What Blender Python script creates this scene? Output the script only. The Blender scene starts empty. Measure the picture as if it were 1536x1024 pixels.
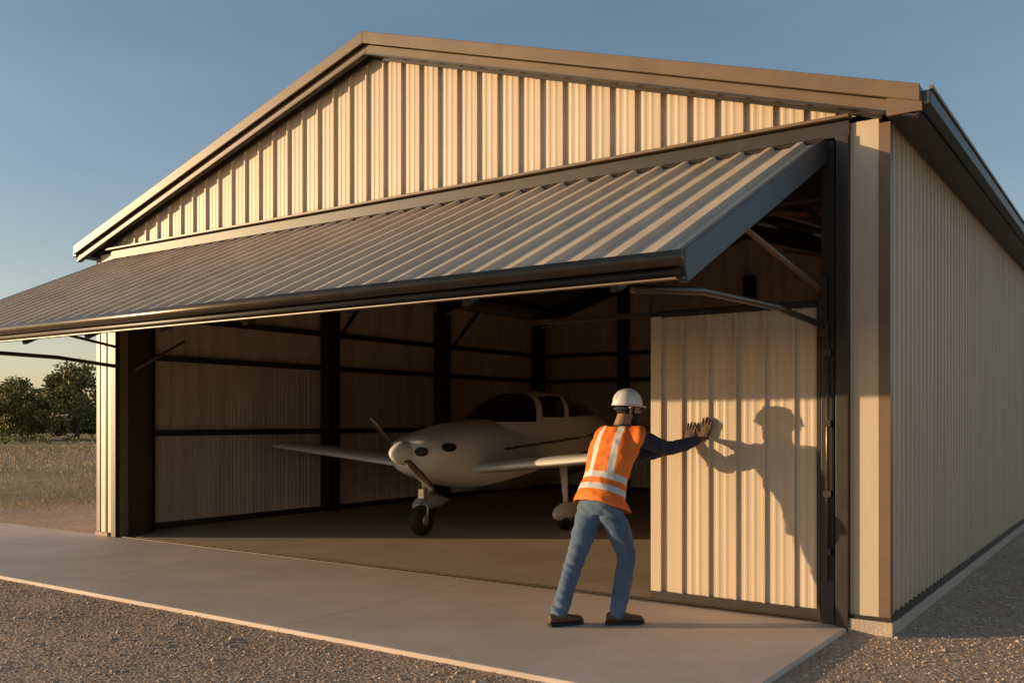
import bpy, bmesh, math, random
import numpy as np
from collections import defaultdict
from mathutils import Vector, Matrix, noise
random.seed(7); rng=np.random.default_rng(7)
S=bpy.context.scene
S.view_settings.view_transform='Standard'
try: S.view_settings.look='None'
except: pass
S.view_settings.exposure=0
COL=S.collection

# ------------------------------------------------------------ materials
def nmat(name):
    m=bpy.data.materials.new(name); m.use_nodes=True
    nt=m.node_tree; b=nt.nodes['Principled BSDF']
    return m,nt,b
def mat(name,col,rough=.5,metal=0.,var=.12,nscale=6.,bump=0.,bscale=60.,spec=.5,stretch=None,col2=None,coat=0.,alt=None):
    m,nt,b=nmat(name); N=nt.nodes; L=nt.links
    tc=N.new('ShaderNodeTexCoord'); mp=N.new('ShaderNodeMapping'); L.new(tc.outputs['Object'],mp.inputs[0])
    if stretch: mp.inputs['Scale'].default_value=stretch
    n=N.new('ShaderNodeTexNoise'); n.inputs['Scale'].default_value=nscale; n.inputs['Detail'].default_value=6; n.inputs['Roughness'].default_value=.6
    L.new(mp.outputs[0],n.inputs['Vector'])
    r=N.new('ShaderNodeValToRGB'); r.color_ramp.elements[0].position=.3; r.color_ramp.elements[1].position=.7
    c=Vector(col[:3]); c2=Vector(col2[:3]) if col2 else c*(1+var); c1=c*(1-var) if not col2 else c
    r.color_ramp.elements[0].color=(*c1,1); r.color_ramp.elements[1].color=(*[min(1,x) for x in c2],1)
    L.new(n.outputs['Fac'],r.inputs[0]); out=r.outputs[0]
    b.inputs['Roughness'].default_value=rough; b.inputs['Metallic'].default_value=metal
    if alt: # second paint/glass zone driven by the mesh's 'zone' attribute
        at=N.new('ShaderNodeAttribute'); at.attribute_name='zone'
        th=N.new('ShaderNodeMath'); th.operation='GREATER_THAN'; L.new(at.outputs['Fac'],th.inputs[0]); th.inputs[1].default_value=0.
        mx=N.new('ShaderNodeMixRGB'); L.new(th.outputs[0],mx.inputs[0]); L.new(out,mx.inputs[1]); mx.inputs[2].default_value=(*alt[0],1); out=mx.outputs[0]
        mr=N.new('ShaderNodeMapRange'); L.new(th.outputs[0],mr.inputs[0]); mr.inputs[3].default_value=rough; mr.inputs[4].default_value=alt[1]; L.new(mr.outputs[0],b.inputs['Roughness'])
    L.new(out,b.inputs['Base Color'])
    b.inputs['Specular IOR Level'].default_value=spec
    b.inputs['Coat Weight'].default_value=coat
    if bump>0:
        n2=N.new('ShaderNodeTexNoise'); n2.inputs['Scale'].default_value=bscale; n2.inputs['Detail'].default_value=5
        L.new(mp.outputs[0],n2.inputs['Vector'])
        bp=N.new('ShaderNodeBump'); bp.inputs['Strength'].default_value=bump; bp.inputs['Distance'].default_value=.02
        L.new(n2.outputs['Fac'],bp.inputs['Height']); L.new(bp.outputs[0],b.inputs['Normal'])
    return m
SHEET=mat('painted_sheet_metal',(.62,.49,.35),.45,var=.09,nscale=1.3,stretch=(3,3,.35),bump=.06,bscale=5)
SHEET_IN=mat('sheet_metal_inner',(.66,.54,.41),.6,var=.15,nscale=1.5,stretch=(3,3,.4))
AWN=mat('awning_sheet_metal',(.60,.475,.34),.46,var=.16,nscale=2.0,bump=.05,bscale=4)
BRONZE=mat('bronze_trim',(.19,.125,.072),.42,var=.12,nscale=3)
DARK=mat('dark_bronze_frame',(.032,.023,.017),.45,var=.25,nscale=5)
SLATE=mat('slate_flange',(.035,.046,.062),.45,var=.2,nscale=5)
TUBE=mat('tube_bronze',(.11,.08,.05),.28,metal=.5,var=.2,nscale=8)
ROOF=mat('roof_metal',(.20,.15,.10),.4,var=.1)
CURB=mat('foundation_concrete',(.48,.39,.30),.85,var=.15,nscale=7,bump=.4,bscale=50)
RUST=mat('strut_steel',(.22,.13,.08),.45,metal=.3,var=.3,nscale=12)

def concrete(name,base,joints):
    m,nt,b=nmat(name); N=nt.nodes; L=nt.links
    g=N.new('ShaderNodeNewGeometry')
    n=N.new('ShaderNodeTexNoise'); n.inputs['Scale'].default_value=.9; n.inputs['Detail'].default_value=9; n.inputs['Roughness'].default_value=.65
    L.new(g.outputs['Position'],n.inputs['Vector'])
    r=N.new('ShaderNodeValToRGB'); r.color_ramp.elements[0].position=.28; r.color_ramp.elements[1].position=.72
    c=Vector(base); r.color_ramp.elements[0].color=(*(c*.80),1); r.color_ramp.elements[1].color=(*(c*1.12),1)
    L.new(n.outputs['Fac'],r.inputs[0])
    sp=N.new('ShaderNodeTexNoise'); sp.inputs['Scale'].default_value=140; sp.inputs['Detail'].default_value=3
    L.new(g.outputs['Position'],sp.inputs['Vector'])
    mx=N.new('ShaderNodeMixRGB'); mx.blend_type='MULTIPLY'; mx.inputs[0].default_value=.25
    L.new(r.outputs[0],mx.inputs[1]); L.new(sp.outputs['Fac'],mx.inputs[2])
    out=mx.outputs[0]
    sx=N.new('ShaderNodeSeparateXYZ'); L.new(g.outputs['Position'],sx.inputs[0])
    last=None
    for ax,pos in joints:
        a=N.new('ShaderNodeMath'); a.operation='SUBTRACT'; L.new(sx.outputs[ax],a.inputs[0]); a.inputs[1].default_value=pos
        a2=N.new('ShaderNodeMath'); a2.operation='ABSOLUTE'; L.new(a.outputs[0],a2.inputs[0])
        a3=N.new('ShaderNodeMath'); a3.operation='LESS_THAN'; L.new(a2.outputs[0],a3.inputs[0]); a3.inputs[1].default_value=.006
        if last is None: last=a3.outputs[0]
        else:
            a4=N.new('ShaderNodeMath'); a4.operation='MAXIMUM'; L.new(last,a4.inputs[0]); L.new(a3.outputs[0],a4.inputs[1]); last=a4.outputs[0]
    if last is not None:
        mj=N.new('ShaderNodeMixRGB'); L.new(last,mj.inputs[0]); L.new(out,mj.inputs[1]); mj.inputs[2].default_value=(*(c*.5),1); out=mj.outputs[0]
    L.new(out,b.inputs['Base Color']); b.inputs['Roughness'].default_value=.7
    bp=N.new('ShaderNodeBump'); bp.inputs['Strength'].default_value=.10; bp.inputs['Distance'].default_value=.01
    L.new(sp.outputs['Fac'],bp.inputs['Height']); L.new(bp.outputs[0],b.inputs['Normal'])
    return m
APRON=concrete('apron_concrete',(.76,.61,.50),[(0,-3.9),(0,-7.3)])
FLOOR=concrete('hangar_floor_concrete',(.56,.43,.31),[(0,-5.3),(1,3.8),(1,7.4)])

# ------------------------------------------------------------ mesh helpers
def mesh_obj(name,verts,faces,mats,parent=None,smooth=False,mi=None,zone=None):
    me=bpy.data.meshes.new(name); me.from_pydata([tuple(v) for v in verts],[],faces); me.update()
    if not isinstance(mats,(list,tuple)): mats=[mats]
    for m in mats: me.materials.append(m)
    if mi is not None: me.polygons.foreach_set('material_index',mi)
    if smooth: me.polygons.foreach_set('use_smooth',[True]*len(me.polygons))
    if zone is not None:
        at=me.attributes.new('zone','FLOAT','POINT'); at.data.foreach_set('value',zone)
    o=bpy.data.objects.new(name,me); COL.objects.link(o)
    if parent: o.parent=parent
    return o
def empty(name,loc=(0,0,0),rz=0):
    e=bpy.data.objects.new(name,None); COL.objects.link(e); e.location=loc; e.rotation_euler=(0,0,rz); e.empty_display_size=.3; return e
BF=[(0,3,2,1),(4,5,6,7),(0,1,5,4),(1,2,6,5),(2,3,7,6),(3,0,4,7)]
def box(name,a,b,m,parent=None,bev=0.):
    x0,y0,z0=a; x1,y1,z1=b
    v=[(x0,y0,z0),(x1,y0,z0),(x1,y1,z0),(x0,y1,z0),(x0,y0,z1),(x1,y0,z1),(x1,y1,z1),(x0,y1,z1)]
    o=mesh_obj(name,v,BF,m,parent)
    if bev>0:
        md=o.modifiers.new('b','BEVEL'); md.width=bev; md.segments=2
    return o
def hexa(name,v,m,parent=None,bev=0.):
    o=mesh_obj(name,v,BF,m,parent)
    if bev>0:
        md=o.modifiers.new('b','BEVEL'); md.width=bev; md.segments=2
    return o
def beam(name,p,q,w,h,m,parent=None,up=(0,0,1)):
    p=Vector(p);q=Vector(q);t=(q-p).normalized();u=Vector(up); s=t.cross(u).normalized(); u=s.cross(t).normalized()
    v=[]
    for c in (p,q):
        for a,b in ((-1,-1),(1,-1),(1,1),(-1,1)): v.append(c+s*(a*w/2)+u*(b*h/2))
    return mesh_obj(name,v,BF,m,parent)
def frames(pts):
    n=len(pts); out=[]; ref=None
    for i in range(n):
        t=(pts[min(i+1,n-1)]-pts[max(i-1,0)]).normalized()
        if ref is None:
            ref=Vector((0,0,1)) if abs(t.z)<.9 else Vector((1,0,0))
        s=(ref-t*ref.dot(t)).normalized(); ref=s
        out.append((s,t.cross(s).normalized()))
    return out
def rings(sections,n=16):
    V=[];F=[]
    for c,A,B in sections:
        for k in range(n):
            a=2*math.pi*k/n; V.append(c+A*math.cos(a)+B*math.sin(a))
    m=len(sections)
    for i in range(m-1):
        for k in range(n):
            k2=(k+1)%n; F.append((i*n+k,i*n+k2,(i+1)*n+k2,(i+1)*n+k))
    F.append(tuple(reversed(range(n)))); F.append(tuple((m-1)*n+k for k in range(n)))
    return V,F
def tubegeo(pts,rad,n=12,rnd=True):
    pts=[Vector(p) for p in pts]; fr=frames(pts); sec=[]
    if not isinstance(rad,(list,tuple)): rad=[rad]*len(pts)
    if rnd:
        t=(pts[1]-pts[0]).normalized(); s,u=fr[0]
        for k in (1.,.7,.35):
            c=pts[0]-t*rad[0]*math.sin(k*math.pi/2)*.98; r=max(rad[0]*math.cos(k*math.pi/2),.0008); sec.append((c,s*r,u*r))
    for p,r,(s,u) in zip(pts,rad,fr): sec.append((p,s*r,u*r))
    if rnd:
        t=(pts[-1]-pts[-2]).normalized(); s,u=fr[-1]
        for k in (.35,.7,1.):
            c=pts[-1]+t*rad[-1]*math.sin(k*math.pi/2)*.98; r=max(rad[-1]*math.cos(k*math.pi/2),.0008); sec.append((c,s*r,u*r))
    return rings(sec,n)
def tube(name,pts,rad,m,parent=None,n=12,rnd=False):
    V,F=tubegeo(pts,rad,n,rnd); return mesh_obj(name,V,F,m,parent,smooth=True)
class Acc:
    def __init__(s): s.V=[];s.F=[];s.M=[]
    def add(s,V,F,mi=0):
        o=len(s.V); s.V+= [Vector(v) for v in V]; s.F+=[tuple(i+o for i in f) for f in F]; s.M+=[mi]*len(F)
    def abox(s,a,b,mi=0):
        x0,y0,z0=a; x1,y1,z1=b
        s.add([(x0,y0,z0),(x1,y0,z0),(x1,y1,z0),(x0,y1,z0),(x0,y0,z1),(x1,y0,z1),(x1,y1,z1),(x0,y1,z1)],BF,mi)
    def obj(s,name,mats,parent=None,smooth=False): return mesh_obj(name,s.V,s.F,mats,parent,smooth,s.M)

def profile(L,pitch,h,ribw,minor=0.,off=0.):
    pts=[(0,0)]; x=off
    while x<L:
        P=[(x-ribw/2,0),(x-ribw*.28,h),(x+ribw*.28,h),(x+ribw/2,0)]
        if minor>0:
            for f in (.36,.64):
                c=x+pitch*f; P+=[(c-.022,0),(c-.008,minor),(c+.008,minor),(c+.022,0)]
        for u,k in P:
            if pts[-1][0]+1e-4<u<L: pts.append((u,k))
        x+=pitch
    pts.append((L,0)); return pts
def sheet(name,o,u,v,n,L,top,prof,m,parent,bot=0.):
    o=Vector(o);u=Vector(u);v=Vector(v);n=Vector(n)
    V=[];F=[]
    for a,h in prof:
        t=top(a) if callable(top) else top; b=bot(a) if callable(bot) else bot
        V.append(o+u*a+n*h+v*b); V.append(o+u*a+n*h+v*t)
    for i in range(len(prof)-1): F.append((2*i,2*i+2,2*i+3,2*i+1))
    return mesh_obj(name,V,F,m,parent)

# ------------------------------------------------------------ building
W=10.5; D=11.5; OH=.22; EX=.28
sl=1.69/5.53
def rtop(x): return 5.73-abs(x+W/2)*sl
H=empty('aircraft_hangar')
HZ0,HZ1=3.80,3.95
XL,XR=-10.08,-.49
gp=profile(W,.25,.030,.036,.0028,off=.12)
gp=sorted(set(gp+[(W/2,0)]))
sheet('gable_wall',(-W,0,0),(1,0,0),(0,0,1),(0,-1,0),W,lambda a:rtop(-W+a)-.20,gp,SHEET,H,bot=lambda a:HZ1+.0 if rtop(-W+a)-.2>HZ1 else rtop(-W+a)-.21)
box('wall_strip_right',(-.262,-.02,.10),(-.05,.05,3.9),SHEET,H)
box('corner_trim_right',(-.05,-.028,.10),(.035,.06,3.86),BRONZE,H)
box('wall_strip_left',(-W+.06,-.02,.05),(XL-.04,.05,3.9),SHEET,H)
box('corner_trim_left',(-W-.02,-.03,.05),(-W+.06,.05,3.86),BRONZE,H)
box('trim_line_left',(-W+.19,-.032,.05),(-W+.22,-.02,3.8),DARK,H)
sp=profile(D,.165,.022,.05,0,off=.1)
sheet('side_wall_right',(0.0,.06,0),(0,1,0),(0,0,1),(1,0,0),D,3.95,sp,SHEET,H,bot=.10)
sheet('side_wall_left',(-W,0.05,0),(0,1,0),(0,0,1),(-1,0,0),D,3.95,profile(D,.25,.028,.05,.005,off=.1),SHEET_IN,H,bot=.05)
bp_=sorted(set(profile(W,.25,.028,.05,.005,off=.12)+[(W/2,0)]))
sheet('back_wall',(-W,D,0),(1,0,0),(0,0,1),(0,1,0),W,lambda a:rtop(-W+a)-.12,bp_,SHEET_IN,H,bot=.0)
box('base_trim_side',(0.0,.06,.06),(.04,D,.11),DARK,H)
box('base_trim_front',(-.262,-.04,.075),(.045,.055,.102),DARK,H)
box('foundation_curb_front',(-.27,-.055,-.2),(.055,.05,.073),CURB,H)
box('foundation_curb_side',(-.1,.052,-.2),(.052,D,.058),CURB,H)
box('foundation_curb_left',(-W-.03,-.05,-.2),(XL-.15,.4,.048),CURB,H)
def roofpoly(name,y0,y1,dz0,dz1,m,x0,x1,bev=.0):
    for nm,(a,b) in (('_l',(-W-x0,-W/2)),('_r',(-W/2,x1))):
        v=[]
        for z in (dz0,dz1):
            v+=[(a,y0,rtop(a)+z),(b,y0,rtop(b)+z),(b,y1,rtop(b)+z),(a,y1,rtop(a)+z)]
        hexa(name+nm,v,m,H,bev)
roofpoly('roof',-OH+.03,D+.2,-.06,-.012,ROOF,EX,EX)
roofpoly('rake_trim_upper',-OH,-OH+.028,-.125,0,BRONZE,EX,EX,.006)
roofpoly('rake_trim_lower',-OH+.055,-OH+.075,-.215,-.127,BRONZE,EX-.02,EX-.02,.004)
roofpoly('rake_lip',-OH+.03,-OH+.10,-.235,-.217,DARK,EX-.03,EX-.03)
roofpoly('rake_soffit',-OH+.08,-.035,-.17,-.155,BRONZE,EX-.02,EX-.02)
roofpoly('rake_wall_flashing',-.055,-.034,-.25,-.172,DARK,-.02,-.02)
A=Acc()
for k in range(24):
    y=.1+k*.48
    for a,b in ((-W-EX,-W/2),(-W/2,EX)):
        v=[]
        for z in (-.012,.02):
            v+=[(a,y,rtop(a)+z),(b,y,rtop(b)+z),(b,y+.04,rtop(b)+z),(a,y+.04,rtop(a)+z)]
        A.add(v,BF)
A.obj('roof_ribs',ROOF,H)
ze=rtop(EX)
box('eave_gutter_right',(EX-.02,-OH+.03,ze-.15),(EX+.07,D+.2,ze-.045),SLATE,H,.01)
box('eave_gutter_lip',(EX+.06,-OH+.03,ze-.044),(EX+.085,D+.2,ze-.02),BRONZE,H)
box('eave_soffit_right',(0.03,-OH+.10,ze-.17),(EX-.02,D+.2,ze-.152),DARK,H)
box('eave_endcap_right',(0.045,-OH+.02,ze-.19),(EX+.01,-OH+.05,ze-.06),BRONZE,H)
box('eave_gutter_left',(-W-EX-.07,-OH+.03,ze-.15),(-W-EX+.02,D+.2,ze-.045),SLATE,H,.01)
box('eave_soffit_left',(-W-EX+.02,-OH+.10,ze-.17),(-W-.03,D+.2,ze-.152),DARK,H)
box('header_beam',(XL-.06,-.05,HZ0),(-.262,.16,HZ1-.03),DARK,H)
box('header_flashing',(XL-.10,-.11,HZ1-.022),(-.25,.02,HZ1+.004),BRONZE,H,.004)
box('header_inner',(XL,.17,3.4),(XR,.30,3.9),DARK,H)
box('jamb_right_outer',(-.36,-.07,.0),(-.264,.10,HZ0),DARK,H,.004)
box('jamb_right_inner',(-.49,-.01,.0),(-.385,.30,HZ0),DARK,H,.004)
box('jamb_right_web',(-.385,.03,.0),(-.36,.10,HZ0),DARK,H)
box('jamb_left_outer',(XL-.05,-.06,.0),(XL+.06,.12,HZ0),DARK,H,.004)
box('jamb_left_inner',(XL,.13,.0),(XL+.10,.42,3.4),DARK,H)
box('jamb_left_strip',(XL+.065,.0,.0),(XL+.085,.12,3.7),BRONZE,H)
tube('latch_rod',[(-.43,-.045,.35),(-.43,-.045,2.35)],.014,TUBE,H)
for z in (.55,1.0,1.55,2.1): box('rod_bracket',(-.46,-.06,z),(-.40,-.012,z+.05),DARK,H)
box('strut_anchor_right',(-.50,-.06,2.25),(-.43,.0,2.72),DARK,H)
box('threshold_track',(XL+.06,-.01,.001),(XR,.035,.012),DARK,H)
box('threshold_rail',(XL+.06,.10,.001),(XR,.12,.010),TUBE,H)
A=Acc()
for y in (.45,4.15,7.3,10.9):
    for x,s in ((-W+.05,1),(-.05,-1)):
        x0=x if s>0 else x-.24
        A.abox((x0,y,.0),(x0+.24,y+.03,3.75)); A.abox((x0,y+.19,.0),(x0+.24,y+.22,3.75)); A.abox((x0+.1,y+.03,0),(x0+.14,y+.19,3.75))
        A.abox((x0+(.215 if s>0 else 0),y-.02,0),(x0+(.24 if s>0 else .025),y+.24,3.75))
    for a,b in ((-W+.05,-W/2),(-W/2,-.05)):
        for dz0,dz1 in ((-.40,-.36),(-.13,-.09)):
            v=[]
            for z in (dz0,dz1): v+=[(a,y,rtop(a)+z),(b,y,rtop(b)+z),(b,y+.2,rtop(b)+z),(a,y+.2,rtop(a)+z)]
            A.add(v,BF)
        v=[]
        for z in (-.36,-.13): v+=[(a,y+.08,rtop(a)+z),(b,y+.08,rtop(b)+z),(b,y+.12,rtop(b)+z),(a,y+.12,rtop(a)+z)]
        A.add(v,BF)
for x in (-8.26,-5.3,-2.4): A.abox((x-.1,D-.25,0),(x+.1,D-.03,4.6))
A.obj('steel_frame',DARK,H)
A=Acc()
for z in (1.41,2.52,3.12):
    A.abox((-W+.032,.4,z-.045),(-W+.10,D-.05,z+.045)); A.abox((-.10,.4,z-.045),(-.03,D-.05,z+.045)); A.abox((-W+.1,D-.10,z-.045),(-.1,D-.032,z+.045))
A.abox((-W+.032,.4,.0),(-W+.10,D-.05,.09)); A.abox((-W+.1,D-.10,0),(-.1,D-.032,.09)); A.abox((-.10,.4,.0),(-.03,D-.05,.09))
for k in range(9):
    x=-W+.6+k*1.16
    A.abox((x,.3,rtop(x)-.22),(x+.06,D,rtop(x)-.07))
A.obj('girts_and_purlins',DARK,H)
for y in (.55,4.25,7.4):
    beam('knee_brace',(-W+.28,y,2.9),(-W+1.1,y,3.75),.05,.05,DARK,H)
    beam('knee_brace',(-.28,y,2.9),(-1.1,y,3.75),.05,.05,DARK,H)
beam('ceiling_brace',(-.3,.6,3.3),(-3.2,3.9,4.3),.05,.05,RUST,H)
beam('ceiling_brace',(-3.2,.6,4.3),(-.3,3.9,3.4),.05,.05,RUST,H)
beam('ceiling_brace',(-.3,4.0,3.3),(-3.2,7.3,4.3),.05,.05,RUST,H)
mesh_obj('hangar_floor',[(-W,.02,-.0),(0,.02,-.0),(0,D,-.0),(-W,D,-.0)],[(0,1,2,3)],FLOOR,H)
# ---- tilt-up door
HZ=3.76
P=Vector((0,-2.64,-(HZ-2.50))); Lp=P.length; pv=P.normalized(); pn=Vector((1,0,0)).cross(pv)
if pn.z<0: pn=-pn
AO=Vector((XL+.03,-.10,HZ)); AW=XR+.02-(XL+.03)
DR=empty('tilt_up_door'); DR.parent=H
aprof=profile(AW,.245,.034,.075,.0,off=.12)
sheet('door_skin',AO+pn*.0,(1,0,0),pv,pn,AW,Lp,aprof,AWN,DR)
def dbox(nm,u0,u1,v0,v1,n0,n1,m,bev=0):
    v=[]
    for n_ in (n0,n1):
        for a,b in ((u0,v0),(u1,v0),(u1,v1),(u0,v1)): v.append(AO+Vector((a,0,0))+pv*b+pn*n_)
    hexa(nm,v,m,DR,bev)
dbox('door_back_sheet',0.02,AW-.02,.02,Lp-.02,-.09,-.08,DARK)
dbox('door_end_flange_r',AW,AW+.045,-.02,Lp+.02,-.15,.03,SLATE,.006)
dbox('door_end_flange_l',-.045,0,-.02,Lp+.02,-.15,.03,SLATE,.006)
dbox('door_hinge_rail',0,AW,-.05,.0,-.10,.03,DARK)
for i in range(4): dbox('door_purlin',.02,AW-.02,.4+i*.72,.46+i*.72,-.15,-.092,DARK)
for i in range(9): dbox('door_stud',.3+i*1.1,.36+i*1.1,.05,Lp-.05,-.19,-.152,DARK)
e=AO+pv*(Lp+.035)
tube('door_edge_tube',[e+Vector((-.03,0,-.0)),e+Vector((AW+.05,0,0))],.045,TUBE,DR,16)
e2=e-pn*.085+pv*-.02
tube('door_seal_tube',[e2+Vector((-.02,0,0)),e2+Vector((AW+.02,0,0))],.030,DARK,DR,12)
box('door_edge_lip',(AO.x,e2.y-.035,e2.z-.042),(AO.x+AW,e2.y+.02,e2.z-.034),BRONZE,DR)
tube('door_strut',[(-.80,-2.62,2.36),(-.68,-1.9,2.42),(-.55,-.9,2.41),(-.46,-.03,2.34)],.026,TUBE,DR)
tube('door_brace',[(-.52,-1.62,2.86),(-.46,-.03,2.60)],.02,RUST,DR,8)
tube('door_strut',[(XL+.30,-2.62,2.36),(XL+.2,-1.9,2.42),(XL+.1,-.9,2.41),(XL+.02,-.03,2.34)],.026,TUBE,DR)
tube('door_brace',[(XL+.05,-1.62,2.86),(XL+.05,-.03,2.60)],.02,RUST,DR,8)
tube('door_brace',[(XL+.12,.2,2.3),(XL+.12,1.0,2.75)],.02,RUST,DR,8)
# ---- sliding panel
SPN=empty('sliding_door_panel'); SPN.parent=H
px0,px1=-1.97,-.50
sheet('panel_skin',(px0,.045,0),(1,0,0),(0,0,1),(0,-1,0),px1-px0,2.50,profile(px1-px0,.245,.024,.034,.0028,off=.27),SHEET,SPN,bot=.10)
box('panel_stile',(px0-.015,.015,.07),(px0+.085,.09,2.51),SHEET,SPN,.004)
box('panel_top_rail',(px0-.015,.02,2.50),(px1,.10,2.54),DARK,SPN)
box('panel_bottom_rail',(px0-.015,.01,.03),(px1,.10,.10),DARK,SPN)
box('panel_end',(px1-.03,.01,.1),(px1,.1,2.5),DARK,SPN)
box('sliding_track',(-3.3,.11,2.53),(px1,.16,2.57),TUBE,SPN)
# ------------------------------------------------------------ apron
AP=Acc(); AP.abox((-16.0,-2.55,-.25),(-.28,.018,-.002))
ap=AP.obj('concrete_apron',APRON); md=ap.modifiers.new('b','BEVEL'); md.width=.012; md.segments=2

# ------------------------------------------------------------ ground
m,nt,b=nmat('ground'); N=nt.nodes; L=nt.links
g=N.new('ShaderNodeNewGeometry'); sx=N.new('ShaderNodeSeparateXYZ'); L.new(g.outputs['Position'],sx.inputs[0])
def M(op,a,b_=None):
    n=N.new('ShaderNodeMath'); n.operation=op
    for i,x in enumerate((a,b_)):
        if x is None: continue
        if isinstance(x,(int,float)): n.inputs[i].default_value=x
        else: L.new(x,n.inputs[i])
    return n.outputs[0]
def NZ(sc,det=5,ro=.6):
    n=N.new('ShaderNodeTexNoise'); n.inputs['Scale'].default_value=sc; n.inputs['Detail'].default_value=det; n.inputs['Roughness'].default_value=ro; L.new(g.outputs['Position'],n.inputs['Vector']); return n.outputs['Fac']
def RAMP(f,c0,c1,p0=.3,p1=.7):
    r=N.new('ShaderNodeValToRGB'); r.color_ramp.elements[0].position=p0; r.color_ramp.elements[1].position=p1
    r.color_ramp.elements[0].color=(*c0,1); r.color_ramp.elements[1].color=(*c1,1); L.new(f,r.inputs[0]); return r.outputs[0]
def MIX(f,a,b_,bt='MIX'):
    n=N.new('ShaderNodeMixRGB'); n.blend_type=bt
    for i,x in enumerate((f,a,b_)):
        if isinstance(x,(int,float)): n.inputs[i].default_value=x
        elif isinstance(x,tuple): n.inputs[i].default_value=(*x,1)
        else: L.new(x,n.inputs[i])
    return n.outputs[0]
dx=M('SUBTRACT',M('ABSOLUTE',M('ADD',sx.outputs[0],3.3)),12.4)
dy=M('SUBTRACT',M('ABSOLUTE',sx.outputs[1]),24)
dm=M('MAXIMUM',dx,dy); dm=M('ADD',dm,M('MULTIPLY',M('SUBTRACT',NZ(.5),.5),3.0))
mask=N.new('ShaderNodeMapRange'); L.new(dm,mask.inputs[0]); mask.inputs[1].default_value=-.6; mask.inputs[2].default_value=.6
vor=N.new('ShaderNodeTexVoronoi'); vor.inputs['Scale'].default_value=42; L.new(g.outputs['Position'],vor.inputs['Vector'])
gcol=RAMP(vor.outputs['Color'],(.38,.26,.17),(.68,.50,.36),.1,.9)
gcol=MIX(.5,gcol,RAMP(NZ(1.1,8),(.62,.60,.58),(1,1,1)),'MULTIPLY')
grs=RAMP(NZ(.35,9,.7),(.38,.25,.12),(.58,.41,.21)); grs=MIX(.4,grs,RAMP(NZ(9,6),(.5,.5,.45),(1,1,1)),'MULTIPLY')
grs=MIX(RAMP(NZ(.06,4),(0,0,0),(1,1,1),.50,.68),grs,(.26,.20,.09))
L.new(MIX(mask.outputs[0],gcol,grs),b.inputs['Base Color']); b.inputs['Roughness'].default_value=.95; b.inputs['Specular IOR Level'].default_value=.1
bp=N.new('ShaderNodeBump'); bp.inputs['Strength'].default_value=.45; bp.inputs['Distance'].default_value=.03
hh=M('ADD',M('MULTIPLY',vor.outputs['Distance'],-.6),M('MULTIPLY',NZ(6,8,.7),1.3)); L.new(hh,bp.inputs['Height']); L.new(bp.outputs[0],b.inputs['Normal'])
GZ=-.035
R=2500
def gh(x,y):
    f=1.0
    if -16.3<x<.4 and -2.9<y<13: f=0.
    return GZ+f*(noise.noise(Vector((x*.35,y*.35,0)))*.03+noise.noise(Vector((x*1.6,y*1.6,5)))*.012)
xs=[-R,-400,-120,-60]+[ -34+i*.4 for i in range(int(50/.4))]+[40,120,400,R]
ys=[-R,-300,-60]+[-12+i*.4 for i in range(int(44/.4))]+[60,120,400,R]
V=[(x,y,gh(x,y) if abs(x)<36 and abs(y)<36 else GZ) for y in ys for x in xs]; nx=len(xs)
F=[(j*nx+i,j*nx+i+1,(j+1)*nx+i+1,(j+1)*nx+i) for j in range(len(ys)-1) for i in range(nx-1)]
mesh_obj('ground',V,F,m,smooth=True)

PM=[mat('pebble_a',(.58,.43,.31),.9,var=.3),mat('pebble_b',(.40,.28,.20),.9,var=.3),mat('pebble_c',(.68,.54,.42),.9,var=.2)]
V=[];F=[];MI=[]
base=np.array([(1,0,0),(-1,0,0),(0,1,0),(0,-1,0),(0,0,1),(0,0,-1)],float)
of=[(0,2,4),(2,1,4),(1,3,4),(3,0,4),(2,0,5),(1,2,5),(3,1,5),(0,3,5)]
cnt=0
while cnt<37000:
    x=rng.uniform(-15,4.5); y=rng.uniform(-6.2,7)
    z0=None
    if -16<x<-.27 and y>-2.56:
        if y>-1.6 or rng.random()>.05*math.exp(-(y+2.56)*6): continue
        z0=0.
    if x<.07 and y>-.05: continue
    s=rng.uniform(.005,.013)*(1.0+(rng.random()<.06)*.8)
    if z0==0.: s*=.55
    z=(gh(x,y) if z0 is None else 0.)+s*.1
    sc=s*rng.uniform(.6,1.3,3); sc[2]*=.7; ang=rng.uniform(0,6.28); c,sn=math.cos(ang),math.sin(ang)
    q=(base+rng.uniform(-.25,.25,(6,3)))*sc
    q=np.stack([q[:,0]*c-q[:,1]*sn+x,q[:,0]*sn+q[:,1]*c+y,q[:,2]+z],1)
    o=len(V); V+=q.tolist(); F+=[(a+o,b_+o,c_+o) for a,b_,c_ in of]; k=rng.choice([0,0,1,1,2]); MI+=[int(k)]*8; cnt+=1
mesh_obj('gravel',V,F,PM,mi=MI)

GM=[mat('dry_grass_a',(.58,.42,.21),.9,var=.3,nscale=.5),mat('dry_grass_b',(.38,.27,.13),.9,var=.3,nscale=.5)]
V=[];F=[];MI=[]
for i in range(34000):
    d=rng.random()**1.6
    x=-15.2-d*40+rng.normal()*.5; y=rng.uniform(-6,40)
    h=rng.uniform(.03,.09)*(1+d*1.2); w=.008+.02*d; a=rng.uniform(0,6.28); lx,ly=rng.normal(0,.03,2)
    z=gh(x,y) if x>-34 else GZ
    cx,cy=math.cos(a)*w,math.sin(a)*w; o=len(V)
    V+=[(x-cx,y-cy,z-.01),(x+cx,y+cy,z-.01),(x+lx,y+ly,z+h)]; F.append((o,o+1,o+2)); MI.append(int(rng.random()<.3))
mesh_obj('dry_grass',V,F,GM,mi=MI)

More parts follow.
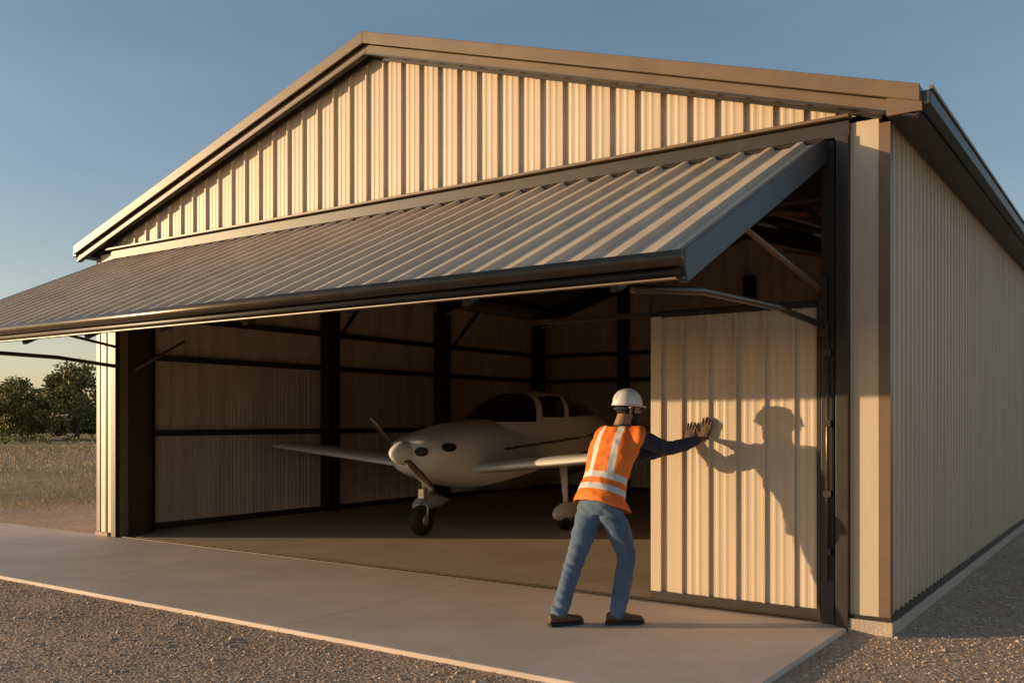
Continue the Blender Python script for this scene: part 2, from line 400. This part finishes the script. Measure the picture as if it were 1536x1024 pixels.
# ------------------------------------------------------------ trees
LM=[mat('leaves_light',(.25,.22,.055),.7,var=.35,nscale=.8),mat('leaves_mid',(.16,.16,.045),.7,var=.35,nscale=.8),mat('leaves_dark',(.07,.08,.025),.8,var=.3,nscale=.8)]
BARK=mat('bark',(.12,.09,.06),.9,var=.3,bump=.5,bscale=20)
def leaves(A_V,A_F,A_M,c,r,n,size,rr):
    for i in range(n):
        d=rr.normal(size=3); d/=np.linalg.norm(d); d*=r*rr.random()**.45
        p=np.array(c)+d*np.array([1,1,.8])
        a=rr.normal(size=3); a/=np.linalg.norm(a); b_=np.cross(a,rr.normal(size=3)); b_/=np.linalg.norm(b_)
        s=size*rr.uniform(.6,1.3); o=len(A_V)
        A_V+= [tuple(p-a*s),tuple(p+b_*s*.55),tuple(p+a*s),tuple(p-b_*s*.55)]; A_F.append((o,o+1,o+2,o+3))
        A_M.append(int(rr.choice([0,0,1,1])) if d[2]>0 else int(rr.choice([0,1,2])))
def tree(loc,h,rad,seed,name='oak_tree'):
    rr=np.random.default_rng(seed); E=empty(name,loc)
    A=Acc()
    th=h*.38
    trunk=[(0,0,-.2),(rr.normal()*.08,rr.normal()*.08,th*.5),(rr.normal()*.2,rr.normal()*.2,th),(rr.normal()*.3,rr.normal()*.3,h*.75)]
    A.add(*tubegeo(trunk,[.035*h,.028*h,.022*h,.008*h],8)); V=[];F=[];MI=[]
    ncl=44
    for i in range(ncl):
        a=rr.uniform(0,6.28); t=rr.random()**.6; zz=rr.uniform(.14,1.0); env=math.sin(min(1,max(0.05,(zz-.1)/.9))*math.pi*.93+.12)**.6 if zz<1 else .3
        c=(math.cos(a)*rad*t*env,math.sin(a)*rad*t*env,h*zz*.93)
        if i<9:
            A.add(*tubegeo([trunk[2],tuple(np.array(trunk[2])*.5+np.array(c)*.5+rr.normal(size=3)*.12),c],[.014*h,.009*h,.003*h],6))
        leaves(V,F,MI,c,rr.uniform(.10,.18)*h,int(rr.uniform(130,220)),.026*h*.9,rr)
    A.obj('trunk_and_limbs',BARK,E,True)
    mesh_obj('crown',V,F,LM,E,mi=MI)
def camw(r,d):
    return (1.70+d*-.5693+r*.8221,-7.46+d*.8221+r*.5693,GZ)
tree(camw(-35.0,75),6.4,3.6,1); tree(camw(-38.9,74),5.0,2.6,2); tree(camw(-31.0,78),5.6,2.8,3)
tree(camw(-42.0,77),4.7,2.6,4); tree(camw(-47.5,84),5.2,2.8,5); tree(camw(-52.5,78),5.6,3.0,6)
V=[];F=[];MI=[]; rr=np.random.default_rng(33)
for i in range(230):
    r=rr.uniform(-140,30); d=125+rr.uniform(-8,14)
    c=camw(r,d); hh_=rr.uniform(1.5,4.6)+ (1.0*math.sin(r*.21))
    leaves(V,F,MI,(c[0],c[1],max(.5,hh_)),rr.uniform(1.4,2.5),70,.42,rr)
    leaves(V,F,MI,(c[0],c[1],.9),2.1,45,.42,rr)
for i in range(90):
    r=rr.uniform(-58,-24); d=66+rr.uniform(-3,9)
    c=camw(r,d); leaves(V,F,MI,(c[0],c[1],.2),rr.uniform(.3,.6),30,.12,rr)
mesh_obj('distant_treeline',V,F,LM,mi=MI)

# ------------------------------------------------------------ aircraft
PL=empty('light_aircraft',(-6.72,2.12,0),math.radians(0.5)); PL.scale=(1.05,1.05,1.05)
WHITE=mat('aircraft_white_paint',(.82,.80,.77),.22,var=.03,nscale=3,coat=.5)
FUSM=mat('fuselage_paint',(.82,.80,.77),.22,var=.03,nscale=3,coat=.5,alt=((.13,.10,.075),.28))
CABM=mat('cabin_paint_and_glass',(.82,.80,.77),.22,var=.03,nscale=3,coat=.5,alt=((.012,.011,.010),.06))
RUB=mat('tyre_rubber',(.018,.017,.016),.75,var=.2,bump=.3,bscale=40)
ALU=mat('aluminium',(.55,.52,.48),.3,metal=.7,var=.1)
BLACK=mat('aircraft_black',(.012,.011,.01),.5,var=.1)
PROP=mat('propeller_brown',(.06,.03,.02),.35,var=.2,coat=.3)
def interp(tab,y):
    ys_=[t[0] for t in tab]; return [float(np.interp(y,ys_,[t[k] for t in tab])) for k in range(1,len(tab[0]))]
FUS=[(0,.16,1.10,.13,.15),(.04,.30,1.10,.18,.22),(.15,.39,1.09,.23,.28),(.4,.46,1.08,.31,.36),(.8,.53,1.08,.40,.46),(1.3,.58,1.08,.46,.54),(1.8,.61,1.08,.48,.58),(2.4,.62,1.08,.49,.58),(3.0,.61,1.09,.49,.55),(3.6,.55,1.11,.46,.47),(4.3,.43,1.15,.39,.38),(5.2,.26,1.21,.28,.26),(6.0,.11,1.28,.17,.15),(6.4,.04,1.30,.10,.10)]
YS=1.12
def smoothtab(tab,n):
    ys_=np.linspace(tab[0][0],tab[-1][0],n)
    raw=np.array([[y]+interp(tab,y) for y in ys_])
    for k in range(1,raw.shape[1]):
        v=raw[:,k].copy()
        for _ in range(6): v[1:-1]=(v[:-2]+2*v[1:-1]+v[2:])/4
        raw[:,k]=v
    return raw
def sgn(v,p): return math.copysign(abs(v)**p,v)
def ysc(V): return [(v[0],v[1]*YS,v[2]) for v in V]
V=[];F=[];Z=[]; n=96; T=smoothtab(FUS,200)
for y,w,zc,ht,hb in T:
    for k in range(n):
        a=2*math.pi*k/n; c=math.cos(a); s=math.sin(a)
        z=zc+(ht if s>0 else hb)*sgn(s,.85)
        V.append((w*sgn(c,.82),y,z))
        lower=min(1.02+.09*(y-.9),.56+.20*(y-.9))-z
        lower=min(lower,y-.9)
        pin=min(.020-abs(z-(1.12+.07*(y-1.2))),y-1.3)
        Z.append(max(lower,pin))
for i in range(len(T)-1):
    for k in range(n):
        F.append((i*n+k,(i+1)*n+k,(i+1)*n+(k+1)%n,i*n+(k+1)%n))
F.append(tuple(range(n))); F.append(tuple(reversed([(len(T)-1)*n+k for k in range(n)])))
mesh_obj('fuselage',ysc(V),F,FUSM,PL,True,zone=Z)
CAB=[(1.30,.38,1.46),(1.55,.47,1.62),(1.85,.52,1.80),(2.15,.54,1.93),(2.6,.55,1.985),(3.0,.54,1.975),(3.4,.50,1.91),(3.8,.44,1.79),(4.2,.37,1.65),(4.6,.30,1.50)]
T=smoothtab(CAB,150); V=[];F=[];Z=[]; n=97
for y,w,zt in T:
    zb=1.26
    for k in range(n):
        a=math.pi*k/(n-1); c=math.cos(a); s=math.sin(a)
        z=zb+(zt-zb)*abs(s)**.62; V.append((w*sgn(c,.72)*(1.10-.10*s),y,z))
        ya=y-.45*(z-1.7); top=(zt-.085)-z
        g1=min(2.13-ya,z-1.50)
        g2=min(ya-2.25,2.80-ya,top,z-1.57)
        g3=min(ya-2.92,3.95-ya,top,z-(1.58+.02*(y-3)))
        Z.append(max(g1,g2,g3))
for i in range(len(T)-1):
    for k in range(n-1): F.append((i*n+k,(i+1)*n+k,(i+1)*n+k+1,i*n+k+1))
mesh_obj('cabin',ysc(V),F,CABM,PL,True,zone=Z)
def wing(nm,x0,x1,le0,le1,c0,c1,z0,z1,th,sgnx,matr):
    af=[(1-math.cos(math.pi*k/13))/2 for k in range(14)]
    pts=[(t,5*th*(.2969*math.sqrt(t)-.126*t-.3516*t*t+.2843*t**3-.1036*t**4)) for t in af]
    loop=[(t,h) for t,h in pts]+[(t,-h*.55) for t,h in reversed(pts[1:-1])]
    V=[];F=[]; st=[0,.25,.5,.75,.93,.98,1.0]; sh=[1,1,1,1,.99,.85,.45]
    for q,s_ in zip(st,sh):
        x=x0+(x1-x0)*q; le=le0+(le1-le0)*q; c=c0+(c1-c0)*q; z=z0+(z1-z0)*q
        for t,h in loop:
            V.append((sgnx*x,le+c*.5+(t-.5)*c*(s_*.3+.7),z+h*c*s_))
    m_=len(loop)
    for i in range(len(st)-1):
        for k in range(m_):
            f=(i*m_+k,i*m_+(k+1)%m_,(i+1)*m_+(k+1)%m_,(i+1)*m_+k); F.append(f if sgnx>0 else f[::-1])
    F.append(tuple((len(st)-1)*m_+k for k in range(m_)))
    mesh_obj(nm,V,F,matr,PL,True)
for s_,nm in ((1,'wing_port'),(-1,'wing_starboard')):
    wing(nm,.30,3.3,.85,.62,1.75,1.05,.84,1.13,.14,s_,WHITE)
    wing('tailplane',.05,1.25,6.2,6.4,.8,.55,1.32,1.34,.09,s_,WHITE)
A=Acc(); A.add([(-.03,6.0,1.4),(.03,6.0,1.4),(.02,7.2,1.35),(-.02,7.2,1.35),(-.012,6.75,2.25),(.012,6.75,2.25),(.01,7.3,2.25),(-.01,7.3,2.25)],BF); o=A.obj('fin',WHITE,PL)
md=o.modifiers.new('b','BEVEL'); md.width=.01
V,F=rings([(Vector((0,y,1.10)),Vector((r,0,0)),Vector((0,0,r))) for y,r in ((.02,.155),(-.06,.15),(-.14,.12),(-.21,.075),(-.25,.03),(-.258,.004))],24); mesh_obj('spinner',V,F,WHITE,PL,True)
A=Acc()
for a0 in (math.radians(140),math.radians(320)):
    sec=[]; d=Vector((math.cos(a0),0,math.sin(a0))); tn=Vector((-math.sin(a0),0,math.cos(a0)))
    for r,w,tw in ((.10,.035,.9),(.25,.050,.75),(.42,.055,.5),(.56,.048,.35),(.68,.036,.28),(.74,.014,.25)):
        A1=(tn*math.cos(tw)+Vector((0,1,0))*math.sin(tw))*w; B1=(Vector((0,1,0))*math.cos(tw)-tn*math.sin(tw))*.011
        sec.append((Vector((0,-.07,1.10))+d*r,A1,B1))
    A.add(*rings(sec,12))
A.obj('propeller',PROP,PL,True)
def ell(nm,c,ax,bx,m_):
    V,F=rings([(Vector(c),Vector(ax),Vector(bx)),(Vector(c)+Vector(ax).cross(Vector(bx)).normalized()*.02,Vector(ax)*.7,Vector(bx)*.7)],24); mesh_obj(nm,V,F,m_,PL)
ell('cowl_intake',(.265,.035,1.12),(.085,.035,0),(0,0,.06),BLACK); ell('cowl_intake',(-.265,.035,1.12),(-.085,.035,0),(0,0,.06),BLACK)
V,F=rings([(Vector((.36,.36,1.17)),Vector((.03,.12,0)),Vector((.02,.02,.065))),(Vector((.462,.40,1.17)),Vector((.012,.10,0)),Vector((-.006,.02,.055)))],24); mesh_obj('cowl_side_scoop',V,F,BLACK,PL)
def wheel(c,r,w):
    V,F=rings([(Vector((c[0]+x,c[1],c[2])),Vector((0,q,0)),Vector((0,0,q))) for x,q in ((-w,r*.45),(-w,r*.82),(-w*.7,r*.97),(0,r),(w*.7,r*.97),(w,r*.82),(w,r*.45))],28); mesh_obj('tyre',V,F,RUB,PL,True)
    V,F=rings([(Vector((c[0]+x,c[1],c[2])),Vector((0,q,0)),Vector((0,0,q))) for x,q in ((-w*1.05,r*.3),(-w*.8,r*.46),(w*.8,r*.46),(w*1.05,r*.3))],20); mesh_obj('hub',V,F,ALU,PL,True)
wheel((0,.36,.20),.20,.07)
for s_ in (-1,1): tube('nose_fork',[(s_*.09,.36,.20),(s_*.09,.38,.38),(s_*.02,.40,.44)],.018,ALU,PL)
tube('nose_strut',[(0,.40,.42),(0,.44,.95)],[.034,.05],ALU,PL,14)
box('torque_link',(-.05,.34,.48),(.05,.40,.62),ALU,PL,.01)
for s_ in (-1,1):
    wheel((s_*1.25,2.0,.19),.19,.07)
    tube('main_gear_leg',[(s_*1.2,2.0,.86),(s_*1.23,2.0,.5),(s_*1.25,2.0,.2)],[.06,.04,.03],WHITE,PL)
    V,F=rings([(Vector((s_*1.25,y,.24+dz)),Vector((w,0,0)),Vector((0,0,h_))) for y,w,h_,dz in ((1.66,.02,.03,-.02),(1.74,.07,.09,0),(1.95,.10,.14,.02),(2.15,.09,.13,.02),(2.40,.05,.06,.02),(2.57,.008,.012,.02))],20); mesh_obj('wheel_fairing',V,F,WHITE,PL,True)

# ------------------------------------------------------------ worker
WK=empty('construction_worker',(-2.052,-.955,0),math.radians(34.7)); WS=1.04; WK.scale=(WS,WS,WS)
def vec(*a): return Vector(a)
r_=vec(.8,-.6,0); f_=vec(.6,.8,0)
secs=[(.075,-.05,.82,.13,.10),(.075,-.045,.90,.172,.128),(.085,-.03,.95,.172,.128),(.12,.01,1.06,.155,.116),(.155,.05,1.16,.165,.120),(.19,.09,1.27,.185,.128),(.215,.115,1.35,.195,.125),(.24,.13,1.42,.185,.105),(.255,.135,1.465,.12,.085),(.268,.142,1.50,.066,.066),(.285,.15,1.56,.058,.06),(.295,.155,1.60,.056,.058)]
A=Acc()
A.add(*rings([(vec(x,y,z),r_*w,f_*d) for x,y,z,w,d in secs],28))
Ls,Rs=vec(.14,.245,1.41),vec(.385,.03,1.405)
Larm=[Ls,vec(.29,.33,1.32),vec(.44,.40,1.25),vec(.60,.45,1.28),vec(.775,.495,1.335)]
Rarm=[Rs,vec(.50,.09,1.36),vec(.62,.17,1.315),vec(.76,.255,1.335),vec(.895,.345,1.375)]
arad=[.074,.064,.056,.052,.038]
A.add(*tubegeo([vec(.2,.18,1.40)]+Larm,[.075]+arad,16)); A.add(*tubegeo([vec(.30,.09,1.40)]+Rarm,[.075]+arad,16))
Lleg=[vec(.025,.0,.88),vec(-.035,-.03,.70),vec(-.10,-.06,.50),vec(-.165,-.12,.32),vec(-.245,-.20,.095)]
Rleg=[vec(.14,-.08,.88),vec(.22,-.06,.70),vec(.285,-.05,.51),vec(.25,-.10,.32),vec(.20,-.15,.095)]
lrad=[.108,.096,.074,.070,.062]
A.add(*tubegeo(Lleg,lrad,18)); A.add(*tubegeo(Rleg,lrad,18))
body0=A.obj('body_tmp',[SHEET])
def remesh(o,vox,sm=4,fac=.5):
    md=o.modifiers.new('r','REMESH'); md.mode='VOXEL'; md.voxel_size=vox
    md2=o.modifiers.new('s','SMOOTH'); md2.iterations=sm; md2.factor=fac
    dg=bpy.context.evaluated_depsgraph_get(); ev=o.evaluated_get(dg); me=bpy.data.meshes.new_from_object(ev)
    V=[v.co.copy() for v in me.vertices]; Nn=[v.normal.copy() for v in me.vertices]; F=[tuple(p.vertices) for p in me.polygons]
    bpy.data.objects.remove(o); return V,Nn,F
V,Nn,F=remesh(body0,.008,6)
def segd(p,a,b):
    ab=b-a; t=max(0,min(1,(p-a).dot(ab)/ab.dot(ab))); return (p-(a+ab*t)).length
def polyd(p,pl): return min(segd(p,pl[i],pl[i+1]) for i in range(len(pl)-1))
up_t=(vec(.24,.13,1.42)-vec(.08,-.04,.92)).normalized()
def isarm(p):
    return (polyd(p,[Ls+(Larm[1]-Ls)*.35]+Larm[1:])<.080) or (polyd(p,[Rs+(Rarm[1]-Rs)*.35]+Rarm[1:])<.080)
def ridge(x): return 1-abs(x)*2
V2=[]
for p,nn in zip(V,Nn):
    if p.z<.93:
        q=vec(p.x*5+p.z*3,p.y*5,p.z*13+p.x*6)
        k=ridge(noise.noise(q))*.008+noise.noise(vec(p.x*9,p.y*9,p.z*12+9))*.006-.005
        kk=1.5 if (p.z<.24 or p.z>.80) else (1.3 if .40<p.z<.60 else .75)
        V2.append(p+nn*k*kk)
    elif p.z<1.49:
        q=vec(p.x*14,p.y*14,p.z*14)
        V2.append(p+nn*(ridge(noise.noise(q))*.005+noise.noise(p*30)*.003))
    else: V2.append(p)
SKIN=mat('skin',(.34,.18,.11),.55,var=.1,nscale=20)
NAVY=mat('navy_shirt',(.022,.030,.060),.85,var=.25,nscale=15,bump=.3,bscale=60)
DENIM=mat('denim',(.055,.10,.17),.9,var=.3,nscale=6,bump=.2,bscale=160,col2=(.13,.19,.27))
MI=[]
for f in F:
    c=sum((V2[i] for i in f),Vector())/len(f)
    if isarm(c): MI.append(1)
    elif c.z>1.505: MI.append(0)
    elif c.z>.955: MI.append(1)
    else: MI.append(2)
mesh_obj('body',V2,F,[SKIN,NAVY,DENIM],WK,True,MI)
m,nt,b=nmat('hi_vis_vest'); N=nt.nodes; L=nt.links
tc=N.new('ShaderNodeTexCoord')
def DOT(v):
    n=N.new('ShaderNodeVectorMath'); n.operation='DOT_PRODUCT'; L.new(tc.outputs['Object'],n.inputs[0]); n.inputs[1].default_value=v; return n.outputs['Value']
tz=up_t; hcoord=DOT(tuple(tz)); h0=vec(.08,-.04,.92).dot(tz)
lat=DOT(tuple(r_)); lat0=vec(.2,.1,0).dot(r_)
def band(c,ctr,half):
    return M('LESS_THAN',M('ABSOLUTE',M('SUBTRACT',c,ctr)),half)
bands=[band(hcoord,h0+.075,.026),band(hcoord,h0+.175,.026)]
vert=M('MAXIMUM',band(lat,lat0+.085,.026),band(lat,lat0-.085,.026)); vert=M('MULTIPLY',vert,M('GREATER_THAN',hcoord,h0+.175))
mk=M('MAXIMUM',M('MAXIMUM',bands[0],bands[1]),vert)
org=RAMP((lambda n:(L.new(tc.outputs['Object'],n.inputs['Vector']),n.outputs['Fac'])[1])(N.new('ShaderNodeTexNoise')),(.80,.16,.012),(.95,.22,.02))
L.new(MIX(mk,org,(.66,.66,.64)),b.inputs['Base Color']); b.inputs['Roughness'].default_value=.7
keep=[]
for f in F:
    c=sum((V[i] for i in f),Vector())/len(f); hh_=c.dot(tz)-h0
    if hh_<-.045 or c.z>1.475: continue
    if isarm(c): continue
    if polyd(c,[vec(.268,.142,1.50),vec(.295,.155,1.6)])<.078: continue
    keep.append(f)
used={}; VV=[];FF=[]
for f in keep:
    ff=[]
    for i in f:
        if i not in used:
            used[i]=len(VV); p=V[i]; hh_=p.dot(tz)-h0
            off=.016+.018*max(0,min(1,(.22-hh_)/.22))+ridge(noise.noise(vec(p.x*8,p.y*8,p.z*5)))*.009+noise.noise(p*22)*.005
            VV.append(p+Nn[i]*max(off,.010))
        ff.append(used[i])
    FF.append(tuple(ff))
ec=defaultdict(int)
for f in FF:
    for i in range(len(f)): ec[tuple(sorted((f[i],f[(i+1)%len(f)])))]+=1
nb=defaultdict(list)
for (a,b_),c in ec.items():
    if c==1: nb[a].append(b_); nb[b_].append(a)
for it in range(16):
    new={}
    for a,l in nb.items():
        if len(l)==2: new[a]=VV[a]*.4+(VV[l[0]]+VV[l[1]])*.3
    for a,p in new.items(): VV[a]=p
vo=mesh_obj('safety_vest',VV,FF,m,WK,True); md=vo.modifiers.new('s','SOLIDIFY'); md.thickness=.004; md.offset=-1
hc=vec(.318,.165,1.635); g_=vec(.93,.37,-.06).normalized(); hr=g_.cross(vec(0,0,1)).normalized(); hu=hr.cross(g_).normalized()
def hp(a,b_,c): return hc+g_*a+hr*b_+hu*c
A=Acc()
A.add(*rings([(hp(o_,0,z),g_*d,hr*w) for z,o_,d,w in ((-.125,.035,.02,.02),(-.115,.035,.05,.04),(-.09,.022,.075,.056),(-.05,.008,.092,.068),(0,0,.100,.075),(.04,-.002,.100,.076),(.08,-.004,.082,.062),(.105,-.005,.045,.035),(.112,-.005,.012,.012))],24))
A.add(*tubegeo([hp(.092,0,.012),hp(.112,0,-.022),hp(.098,0,-.032)],[.011,.016,.012],10))
A.add(*tubegeo([hp(.088,-.045,.022),hp(.098,0,.026),hp(.088,.045,.022)],[.012,.013,.012],10))
A.add(*tubegeo([hp(.085,-.02,-.066),hp(.096,0,-.064),hp(.085,.02,-.066)],[.010,.012,.010],8))
A.add(*tubegeo([hp(-.02,0,-.16),hp(0,0,-.05)],[.052,.05],14))
for s_ in (-1,1):
    A.add(*tubegeo([hp(-.012,s_*.074,-.028),hp(-.022,s_*.085,0),hp(-.008,s_*.083,.022)],[.010,.013,.010],8))
ho=A.obj('h',[SKIN]); hV,hN,hF=remesh(ho,.005,3)
HAIR=mat('dark_hair',(.02,.014,.010),.9,var=.3,nscale=60,bump=.6,bscale=150)
MI=[]
for f in hF:
    c=sum((hV[i] for i in f),Vector())/len(f)-hc; a,b_,z=c.dot(g_),c.dot(hr),c.dot(hu)
    beard=(z<-.038 and a>.012 and not(a>.088 and abs(b_)<.022 and -.075<z<-.056)) or (abs(z+.01)<.04 and .0<a<.02 and abs(b_)>.05 and abs(b_)<.074)
    if a>.085 and abs(b_)<.02 and z>-.042: beard=False
    back=(a<-.02 and z>-.05 and abs(b_)<.079)
    MI.append(1 if beard or back else 0)
hV=[p+(n_*noise.noise(p*90)*.003) for p,n_ in zip(hV,hN)]
mesh_obj('head',hV,hF,[SKIN,HAIR],WK,True,MI)
EYE=mat('eye_white',(.7,.68,.65),.2,var=.02); LENS=mat('safety_lens',(.03,.03,.035),.08,var=.1)
for s_ in (-1,1):
    V,F=tubegeo([hp(.080,s_*.030,.006),hp(.083,s_*.030,.006)],.011,12); mesh_obj('eye',V,F,EYE,WK,True)
    V,F=tubegeo([hp(.0,s_*.080,.012),hp(.085,s_*.070,.012)],.003,6); mesh_obj('glasses_temple',V,F,LENS,WK)
    V,F=rings([(hp(.108,s_*.034,.004),(hr*.030+g_*-.006*s_),hu*.019),(hp(.111,s_*.034,.004),(hr*.028+g_*-.006*s_),hu*.017)],16); mesh_obj('glasses_lens',V,F,LENS,WK,True)
HAT=mat('hard_hat_white',(.82,.81,.79),.3,var=.02,coat=.4)
A=Acc(); hb=hp(-.005,0,.018)
sec=[]
for k in range(13):
    t=k/12*math.pi/2; sec.append((hb+hu*(.128*math.sin(t)),g_*max(.124*math.cos(t)**.75,.002),hr*max(.103*math.cos(t)**.75,.002)))
A.add(*rings(sec,36))
sec=[(hb+hu*.010,g_*.124,hr*.103),(hb+g_*.004+hu*.002,g_*.134,hr*.110),(hb+g_*.004-hu*.004,g_*.134,hr*.110),(hb-hu*.002,g_*.115,hr*.095)]
A.add(*rings(sec,36))
sec=[(hb+g_*.07+hu*.002,g_*.086,hr*.086),(hb+g_*.072-hu*.005,g_*.09,hr*.088)]
A.add(*rings(sec,30))
for off in (-.020,0,.020):
    A.add(*tubegeo([hb+hr*off+g_*(.119*math.cos(t))+hu*(.131*math.sin(t)**.85*(1-abs(off)*1.2)) for t in np.linspace(.3,math.pi-.3,14)],.006,8))
A.obj('hard_hat',HAT,WK,True)
V,F=tubegeo([hp(-.104*math.cos(t),.080*math.sin(t),-.012) for t in np.linspace(-1.3,1.3,10)],.012,8); mesh_obj('hat_headband',V,F,NAVY,WK,True)
GLV=mat('work_gloves',(.13,.075,.045),.85,var=.3,nscale=30,bump=.4,bscale=90)
sX=vec(.8221,-.5693,0); nY=vec(.5693,.8221,0); zU=vec(0,0,1)
def hand(nm,wr,forearm_dir,base,thumbside,tilt):
    A=Acc(); u=(zU*math.cos(tilt)+sX*math.sin(tilt)); s=(sX*math.cos(tilt)-zU*math.sin(tilt)); n_=nY
    heel=base-u*.045
    A.add(*rings([(wr-forearm_dir*.03,s*.042,forearm_dir.cross(s).normalized()*.040),(wr,s*.036,forearm_dir.cross(s).normalized()*.034),(heel,s*.036,(n_-u*.4)*.022),(base,s*.044,n_*.019),(base+u*.035,s*.045,n_*.016),(base+u*.052,s*.040,n_*.012)],16))
    for o_,ln in ((-.033,.072),(-.011,.083),(.011,.079),(.033,.062)):
        oo=o_*(-1 if thumbside>0 else 1)
        sp_=oo*2.6
        k0=base+u*.036+s*oo
        d1=(u+s*sp_).normalized()
        k1=k0+d1*ln*.45-n_*.006; k2=k1+d1*ln*.32+n_*.004; k3=k2+d1*ln*.23+n_*.010
        A.add(*tubegeo([k0,k1,k2,k3],[.0115,.011,.010,.0085],10))
    t0=base-u*.03+s*thumbside*.030; t1=t0+(s*thumbside*.8+u*.5).normalized()*.035; t2=t1+(s*thumbside*.6+u*.8).normalized()*.032; t3=t2+(s*thumbside*.35+u).normalized()*.022+n_*.004
    A.add(*tubegeo([t0,t1,t2,t3],[.016,.0135,.012,.0095],10))
    o=A.obj('hh',[GLV]); V,_,F=remesh(o,.0032,3); mesh_obj(nm,V,F,GLV,WK,True)
fR=(Rarm[-1]-Rarm[-2]).normalized(); fL=(Larm[-1]-Larm[-2]).normalized()
def onpanel(X,z,gap=.018):
    dx_=(X+2.052)/WS; dy_=((.022-gap)+.955)/WS
    return vec(dx_*.8221+dy_*.5693,-dx_*.5693+dy_*.8221,z)
bR=onpanel(-1.465,1.44); bL=onpanel(-1.61,1.405)
hand('glove_right',Rarm[-1],fR,bR,-1,.18); hand('glove_left',Larm[-1],fL,bL,1,.25)
BOOT=mat('leather_boots',(.10,.05,.028),.6,var=.35,nscale=14,bump=.3,bscale=40); SOLE=mat('boot_sole',(.02,.017,.015),.8)
def boot(ank,d):
    d=vec(*d).normalized(); s=d.cross(zU).normalized(); a=vec(ank.x,ank.y,0)
    A=Acc(); sec=[]
    for t,hh_,w in ((-.085,.035,.018),(-.08,.055,.032),(-.05,.07,.040),(0,.072,.042),(.06,.060,.043),(.11,.046,.048),(.16,.040,.046),(.19,.032,.036),(.205,.014,.016)):
        sec.append((a+d*t+zU*(.022+hh_*.52),s*w,zU*hh_*.62))
    A.add(*rings(sec,18)); A.add(*tubegeo([a+zU*.06,a+d*-.002+zU*.10],[.046,.044],14))
    o=A.obj('bb',[BOOT]); V,_,F=remesh(o,.005,3); mesh_obj('boot',V,F,BOOT,WK,True)
    pts=[(-.09,.012),(-.08,.034),(-.04,.041),(.02,.039),(.07,.043),(.12,.050),(.17,.045),(.20,.028),(.21,.008)]
    ring=[a+d*t+s*w for t,w in pts]+[a+d*t-s*w for t,w in reversed(pts)]
    n=len(ring); V=[p+zU*.002 for p in ring]+[p+zU*.024 for p in ring]
    F=[tuple(reversed(range(n))),tuple(range(n,2*n))]+[(i,(i+1)%n,n+(i+1)%n,n+i) for i in range(n)]
    mesh_obj('boot_sole',V,F,SOLE,WK)
boot(Lleg[-1],(.9,.42,0)); boot(Rleg[-1],(1,.12,0))

# ------------------------------------------------------------ light, sky, camera
EL=math.radians(6.8); AZ=math.radians(237)
tosun=Vector((math.sin(AZ)*math.cos(EL),math.cos(AZ)*math.cos(EL),math.sin(EL)))
w=bpy.data.worlds.new('World'); S.world=w; w.use_nodes=True; nt=w.node_tree; N=nt.nodes; L=nt.links
sky=N.new('ShaderNodeTexSky'); sky.sky_type='NISHITA'; sky.sun_disc=False; sky.sun_elevation=EL; sky.sun_rotation=AZ
sky.air_density=1.0; sky.dust_density=1.0; sky.ozone_density=2.0
# thin evening haze colour added to brighten the sky toward the horizon, plus faint high cirrus streaks
tc=N.new('ShaderNodeTexCoord'); sx=N.new('ShaderNodeSeparateXYZ'); L.new(tc.outputs['Generated'],sx.inputs[0])
zc=M('MAXIMUM',sx.outputs[2],0.)
hz=M('POWER',M('SUBTRACT',1.,zc),7.)
mp=N.new('ShaderNodeMapping'); mp.inputs['Scale'].default_value=(1.2,1.2,6.); mp.inputs['Rotation'].default_value=(.15,.1,.6); L.new(tc.outputs['Generated'],mp.inputs[0])
cn=N.new('ShaderNodeTexNoise'); cn.inputs['Scale'].default_value=1.6; cn.inputs['Detail'].default_value=7; cn.inputs['Roughness'].default_value=.55; L.new(mp.outputs[0],cn.inputs['Vector'])
cir=N.new('ShaderNodeMapRange'); L.new(cn.outputs['Fac'],cir.inputs[0]); cir.inputs[1].default_value=.45; cir.inputs[2].default_value=.8; cir.inputs[3].default_value=0; cir.inputs[4].default_value=.5
def SCALE(col,f):
    n=N.new('ShaderNodeVectorMath'); n.operation='SCALE'; n.inputs[0].default_value=col; L.new(f,n.inputs['Scale']); return n.outputs[0]
def VADD(a,b_):
    n=N.new('ShaderNodeVectorMath'); n.operation='ADD'; L.new(a,n.inputs[0])
    if isinstance(b_,tuple): n.inputs[1].default_value=b_
    else: L.new(b_,n.inputs[1])
    return n.outputs[0]
tot=VADD(VADD(VADD(sky.outputs[0],SCALE((1.7,1.0,.62),hz)),SCALE((.55,.5,.5),cir.outputs[0])),(.28,.38,.48))  # last term: flat pale blue added over the whole sky to lift ambient light
bg=N['Background']; L.new(tot,bg.inputs[0]); bg.inputs[1].default_value=.15
sd=bpy.data.lights.new('sun','SUN'); sd.energy=5.0; sd.angle=math.radians(.5); sd.color=(1,.70,.40)
so=bpy.data.objects.new('sun',sd); COL.objects.link(so)
so.rotation_euler=tosun.to_track_quat('Z','Y').to_euler()
cd=bpy.data.cameras.new('camera'); co=bpy.data.objects.new('camera',cd); COL.objects.link(co)
cd.sensor_width=36; cd.lens=32.8; cd.shift_y=118/1536; cd.clip_end=6000; cd.clip_start=.05
co.location=(1.70,-7.46,1.60); co.rotation_euler=(math.radians(90),0,math.radians(34.7))
S.camera=co
